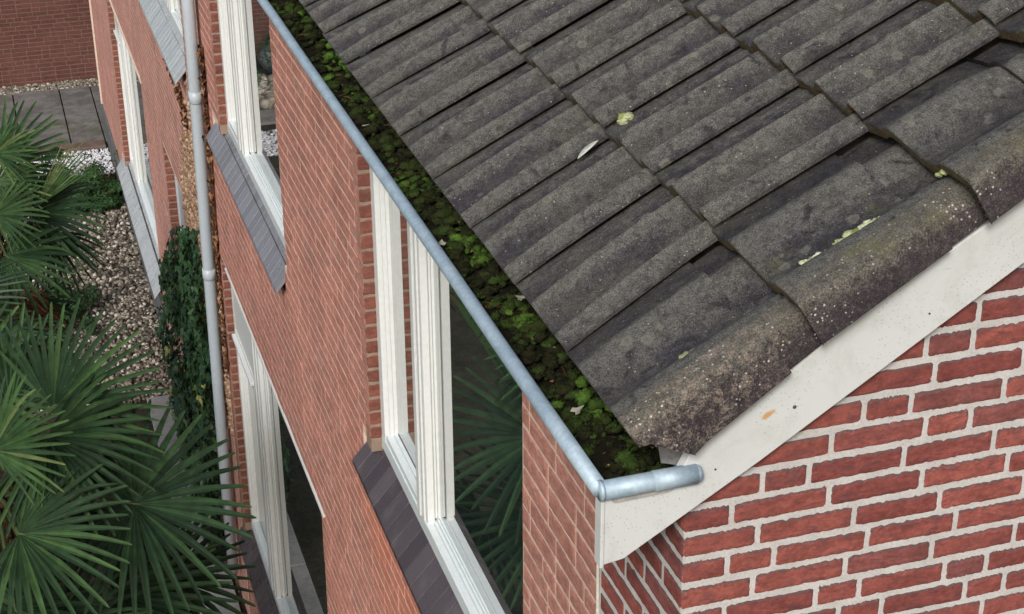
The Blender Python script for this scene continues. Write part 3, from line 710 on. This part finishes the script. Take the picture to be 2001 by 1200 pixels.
palm('palm_tree','tall fan palm with broad dark fronds before the downpipe, lower left',c1,(c1.x-.05,c1.y+.1,ZG),fansA,.10,3,9)
c2=img2w(-20,440,12.6)
fansB=[F(5,320,12.2,-55,.0,135,200,34,.08,.50),
 F(72,405,12.0,-52,.25,160,34,16,.05,.70),
 F(60,418,12.1,10,.1,150,190,34,.30,.30),
 F(-5,355,11.9,5,.0,100,150,26,.10,.62),
 F(-10,300,11.8,-15,.0,85,150,24,.1,.66),
 F(12,500,11.9,30,.0,130,230,34,.18,.42),
 F(95,455,12.4,55,.0,115,120,22,.35,.18),
 F(-10,420,11.8,-5,.0,100,140,22,.12,.55),
 F(-90,330,12.5,-150,.0,140,230,30,.1,.4),
 F(-90,480,12.5,160,.0,140,230,30,.1,.4),
 F(-40,560,12.2,100,.0,120,230,30,.15,.35),
 F(60,590,13.2,60,.0,95,200,26,.15,.12)]
palm('palm_tree','smaller palm with pale arching fronds before the far paving, upper left',c2,(c2.x-.05,c2.y+.15,ZG),fansB,.09,5,5)
# a third palm stands in the bed further left; the glass reflects it
c3=Vector((-2.15,6.9,-2.6)); fansC=[]
R=random.Random(31)
for i in range(16):
    a=i*2.4; el=R.uniform(-.3,.8); d=Vector((math.cos(a)*math.cos(el),math.sin(a)*math.cos(el),math.sin(el)))
    fansC.append((tuple(c3+d*R.uniform(.35,.55)),tuple(d+Vector((0,0,-.2))),tuple(Vector((0,0,1))-d*.3),R.uniform(.5,.65),math.radians(R.uniform(180,260)),34,.12,R.uniform(.35,.7)))
palm('palm_tree','fan palm further left in the bed, mirrored in the window panes',c3,(c3.x,c3.y+.1,ZG),fansC,.10,8,4)
# ivy
iv=empty('ivy','dark green ivy climbing the wall left of the downpipe','ivy')
mb=MB(); R=random.Random(14)
def leaf(mb,c,n,s,R,var,up=None):
    n=n.normalized(); t=(Vector((0,R.gauss(0,.6),-1)) if up is None else up); t=(t-n*t.dot(n)).normalized(); l=n.cross(t)
    pts=[(0,0,0),(.38,-.25,.10),(.55,.15,.12),(.28,.35,.04),(0,1,-.12),(-.28,.35,.04),(-.55,.15,.12),(-.38,-.25,.10)]
    mb.add([tuple(c+l*a*s+t*b*s+n*h*s) for a,b,h in pts],[(0,1,2,3),(0,3,4),(0,4,5),(0,5,6,7)],0,var)
for _ in range(5600):
    y=8.36+2.85*R.random(); zt=-2.78-.40*(y-8.3)+.16*math.sin(y*7); z=zt-(zt+5.9)*R.random()**1.05; t=(z+5.9)/(zt+5.9)
    dep=.03+.17*R.random()**.7*(1-.5*t**3)
    if noise.noise(Vector((y*1.7,z*1.7,2)))<-.16-.25*(1-t)*0: continue
    c=Vector((-dep*(1+.6*noise.noise(Vector((y*2,z*2,9)))),y+R.gauss(0,.05),z)); nn=Vector((-1,R.gauss(0,.45)-.15,R.gauss(.35,.45)))
    leaf(mb,c,nn,R.uniform(.045,.085),R,min(1,max(0,R.gauss(.38,.2)+(.5 if R.random()<.02 else 0))))
mb.build('foliage',M_ivy,iv)
mb=MB()
for i in range(14):
    y=R.uniform(8.5,10.8); pts=[(-.02,y+.08*math.sin(z*3+i),-5.9+z*.16) for z in range(14)]; mb.tube(pts,.008,5)
mb.build('stem',M_trunk,iv)
# dead ivy
def deadvine(label,path,n,sd,wy=.05):
    R=random.Random(sd); mb=MB()
    for _ in range(n):
        t=R.random()*(len(path)-1); i=int(t); p=Vector(path[i]).lerp(Vector(path[i+1]),t-i)
        c=p+Vector((-abs(R.gauss(0,.012)),R.gauss(0,wy),R.gauss(0,.03))); leaf(mb,c,Vector((-1,R.gauss(0,.7),R.gauss(0,.7))),R.uniform(.02,.05),R,R.random())
    mb.tube(path,.008,5,var=.3)
    o=mb.build('dead_vine',M_brown); return tag(o,label,'vine')
deadvine('brown withered vine on the wall under the far pale window sill',[(-.01,10.15,-1.93),(-.01,9.7,-1.9),(-.01,9.35,-2.0),(-.01,9.0,-2.08)],260,3)
deadvine('strip of brown dead vine in the joint right of the downpipe',[(-.012,7.76,-1.15),(-.012,7.79,-1.5),(-.012,7.80,-1.9),(-.012,7.88,-2.4),(-.012,7.92,-2.9),(-.012,7.95,-3.6)],240,4,.025)
# shrubs
def shrub(label,c,r,n,sd,vb,leafs=.03):
    R=random.Random(sd); root=empty('shrub',label,'shrub','low shrubs by the gravel bed'); root.location=c
    mb=MB()
    cl=[(Vector((R.gauss(0,.5)*r[0],R.gauss(0,.5)*r[1],abs(R.gauss(.4,.3))*r[2])),R.uniform(.25,.45)) for _ in range(16)]
    for _ in range(n):
        q,rr=R.choice(cl); d=Vector((R.gauss(0,1),R.gauss(0,1),R.gauss(.3,1))).normalized(); p=q+Vector((d.x*r[0],d.y*r[1],d.z*r[2]))*rr*R.uniform(.6,1)
        if p.z<0: continue
        leaf(mb,p,d+Vector((0,0,.5)),leafs*R.uniform(.6,1.3),R,max(0,min(1,vb+R.gauss(0,.2))),Vector((R.gauss(0,1),R.gauss(0,1),.6)))
    mb.build('foliage',M_shrub,root)
    mb=MB()
    for q,rr in cl: mb.tube([(0,0,-.02),tuple(q*.5+Vector((0,0,.03))),tuple(q)],[.012,.008,.004],5)
    mb.build('stem',M_trunk,root)
shrub('bushy green shrub against the wall beside the white chippings',(-.33,17.75,ZG),(.36,.5,.42),5200,2,.55)
shrub('darker low shrub between the pebbles and the bushy shrub',(-.50,17.2,ZG),(.42,.4,.22),4200,5,.3)
shrub('small shrub at the palm side of the white chippings',(-.95,18.1,ZG),(.34,.4,.3),3000,8,.25)
shrub('feathery bluish shrub in the pebbles under the smaller palm',(-1.0,14.0,ZG),(.32,.42,.4),4200,9,.12,.028)
shrub('leafy bush left of the paving near the garden wall',(-2.9,21.0,ZG),(.7,.9,.9),3000,10,.6,.05)
# ------------------------------------------------------------------ small things on roof and in gutter
def tuft(mb,c,r,R,var,n=46):
    off=R.uniform(0,99); base=ICO[3] if r>.012 else ICO[2]; vs=[]; el=R.uniform(1.0,2.3); a=R.gauss(.35,.6); ca,sa=math.cos(a),math.sin(a)
    for v in base[0]:
        k=1+.34*noise.noise(v*1.5+Vector((off,0,0)))+.26*noise.noise(v*3.6+Vector((off,3,0)))+.18*noise.noise(v*8+Vector((off,3,7))); x=v.x*k*r*el; y=v.y*k*r; vs.append((c[0]+x*ca-y*sa,c[1]+x*sa+y*ca,c[2]+max(-.5,v.z)*r*k*.85))
    vv=[max(0,min(1,var+.22*max(0,v.z)-.10)) for v in base[0]]
    mb.add(vs,base[1],0,vv)
    for _ in range(n):
        d=Vector((R.gauss(0,1),R.gauss(0,1),abs(R.gauss(0,1)))).normalized(); x=d.x*r*el; y=d.y*r; p=Vector((c[0]+x*ca-y*sa,c[1]+x*sa+y*ca,c[2]+d.z*r*.85))
        a_=d.cross(Vector((R.gauss(0,1),R.gauss(0,1),R.gauss(0,1)))).normalized()*R.uniform(.0006,.0013); q=p+(d*.8+Vector((R.gauss(0,.4),R.gauss(0,.4),.4)))*R.uniform(.002,.0065)
        p=p-d*.002; mb.add([tuple(p-a_),tuple(p+a_),tuple(q)],[(0,1,2)],0,max(0,min(1,var+R.gauss(.12,.22))))
R=random.Random(77); mb=MB()
mb.add([(-.168,-.018,.118),(.022,-.018,.105),(.022,8,.105),(-.168,8,.118)],[(0,1,2,3)],0,.0)
def mossh(x,y): return .109+.03*noise.noise(Vector((x*9,y*5,0)))
cnt=0
y=-.0
while y<5.2:
    dens=int(56 if y<2.5 else 40)
    for _ in range(dens):
        yy=y+R.uniform(0,.1); r=R.choice([.004,.005,.006,.008,.010,.012,.016])*R.uniform(.8,1.15); x=R.uniform(-.178+r*1.7,.02)
        patch=noise.noise(Vector((x*10,yy*4,5))); var=max(0,min(1,.24+.9*patch+R.gauss(0,.17)))
        if R.random()<.36: var=R.uniform(0,.12)
        if r>.012 and R.random()<.3: var=min(1,var+.25)
        tuft(mb,(x,yy,mossh(x,yy)+r*.25+R.uniform(-.01,.018)+max(0,(-x-.12))*.12),r,R,var,int((60 if y<1.8 else 34)*(.6+r*50)))
    y+=.1
o=mb.build('moss',M_moss,None,True); tag(o,'green and dark moss cushions filling the roof gutter','moss',None,'stuff')
mb=MB()
for _ in range(240):
    y=R.uniform(0,4.6); x=R.uniform(-.165,.01); leaf(mb,Vector((x,y,mossh(x,y)+R.uniform(.008,.022))),Vector((R.gauss(0,.5),R.gauss(0,.5),1)),R.uniform(.004,.011),R,R.random(),Vector((R.gauss(0,1),R.gauss(0,1),.1)))
for _ in range(50):
    y=R.uniform(0,4.6); x=R.uniform(-.16,0); a=R.uniform(0,3.14); l=R.uniform(.02,.05); z=mossh(x,y)+.018; mb.tube([(x,y,z),(x+.5*l*math.cos(a),y+.5*l*math.sin(a),z+.003),(x+l*math.cos(a)*.9,y+l*math.sin(a),z)],.0009,4,var=R.random())
o=mb.build('leaf_litter',M_brown); tag(o,'brown leaf crumbs and needles strewn over the gutter moss','litter',None,'stuff')
# moss in the far stretch of the gutter
def onroof(x,y,h=0): # world point on roof plane
    s=(x+.133)/CT; return Vector(rp(s,y,h))
def mossclump(label,x,y,L,w,sd,n=9,vb=.5,h=.041):
    R=random.Random(sd); mb=MB()
    for i in range(n):
        t=(i/(max(1,n-1))-.5); c=onroof(x+L*t*CT,y+R.gauss(0,w*.25),h+R.uniform(-.002,.004))
        r=w*R.uniform(.45,.75)*(1-abs(t)*.8); base=ICO[3]; off=R.uniform(0,99)
        vs=[]
        for v in base[0]:
            k=1+.4*noise.noise(v*1.8+Vector((off,0,0)))+.25*noise.noise(v*5+Vector((off,5,0))); vs.append((c.x+v.x*r*k*1.3,c.y+v.y*r*k,c.z+v.z*r*k*.7))
        mb.add(vs,base[1],0,max(0,min(1,vb+R.gauss(0,.25))))
    return tag(mb.build('moss_clump',M_lich,None,True),label,'moss clump','moss clumps on the roof tiles')
mossclump('long knobbly pale green moss clump on the second edge tile',.40,.056,.13,.021,1,16)
mossclump('short rounded moss clump below the long one on the second edge tile',.31,.064,.06,.021,2,9,.75)
mossclump('single bright moss cushion on the lowest edge tile',.035,.03,.03,.030,3,6,.35)
mossclump('small yellow-green moss tuft on a roll above the fallen leaf',.285,1.06,.03,.022,4,6,.3,.044)
mossclump('tiny moss tuft in the trough beside the yellow-green one',.30,.945,.03,.018,5,5,.45,.03)
mossclump('pale moss streak on the third edge tile at the right margin',.64,.055,.13,.022,6,14,.7)
mossclump('flat whitish moss patch in the trough of the third course',.655,.25,.06,.02,7,9,1.0,.014)
mossclump('dull grey moss knob on a roll in the middle of the roof',.42,.60,.035,.02,8,6,.2,.04)
mossclump('small white-green moss fleck near the right margin of the roof',.76,.155,.03,.018,9,5,1.0,.02)
# fallen leaf
mb=MB(); c=onroof(.178,1.045,.040); ax=Vector((CT,-.02,ST)).normalized(); ax=(ax+Vector((0,.25,0))).normalized(); nrm=Vector((-ST,0,CT)); lt=nrm.cross(ax)
vs=[];K=10
for i in range(K+1):
    t=i/K; w_=.0115*math.sin(math.pi*min(1,t*1.02))**.8+.0004; p=c+ax*(t-.5)*.075+nrm*(.004*math.sin(t*3.1))
    vs+=[tuple(p-lt*w_+nrm*.003),tuple(p),tuple(p+lt*w_+nrm*.003)]
fs=[]
for i in range(K): a=i*3; fs+=[(a,a+1,a+4,a+3),(a+1,a+2,a+5,a+4)]
mb.add(vs,fs); o=mb.build('fallen_leaf',M_leafpale,None,True); s_=o.modifiers.new('thick','SOLIDIFY'); s_.thickness=.0008
tag(o,'pale grey-green narrow leaf lying across the tiles in mid-roof','leaf')
# leaves in the gutter
R=random.Random(12)
M_dry=m_simple('dry_leaf_tan',(.24,.23,.18),(.36,.35,.28),60,.8)
labs=['pale dry leaf on the gutter moss nearest the gutter corner','whitish leaf scrap on the moss beside the metal rim, mid-gutter','curled beige leaf in the gutter beneath the tile edge','tiny light leaf on the moss far up the gutter']
for (x,y,rot),lb in zip(((-.13,.33,.3),(-.165,1.33,1.2),(-.06,.93,2.1),(-.14,2.35,.7)),labs):
    mb=MB(); leaf(mb,Vector((x,y,.148)),Vector((R.gauss(-.2,.2),R.gauss(-.2,.2),1)),.026,R,.5,Vector((math.cos(rot),math.sin(rot),.1)))
    o=mb.build('dry_leaf',M_dry); s_=o.modifiers.new('thick','SOLIDIFY'); s_.thickness=.0006; tag(o,lb,'leaf','dry leaves in the gutter')
print('verts',sum(len(o.data.vertices) for o in bpy.data.objects if o.type=='MESH'))
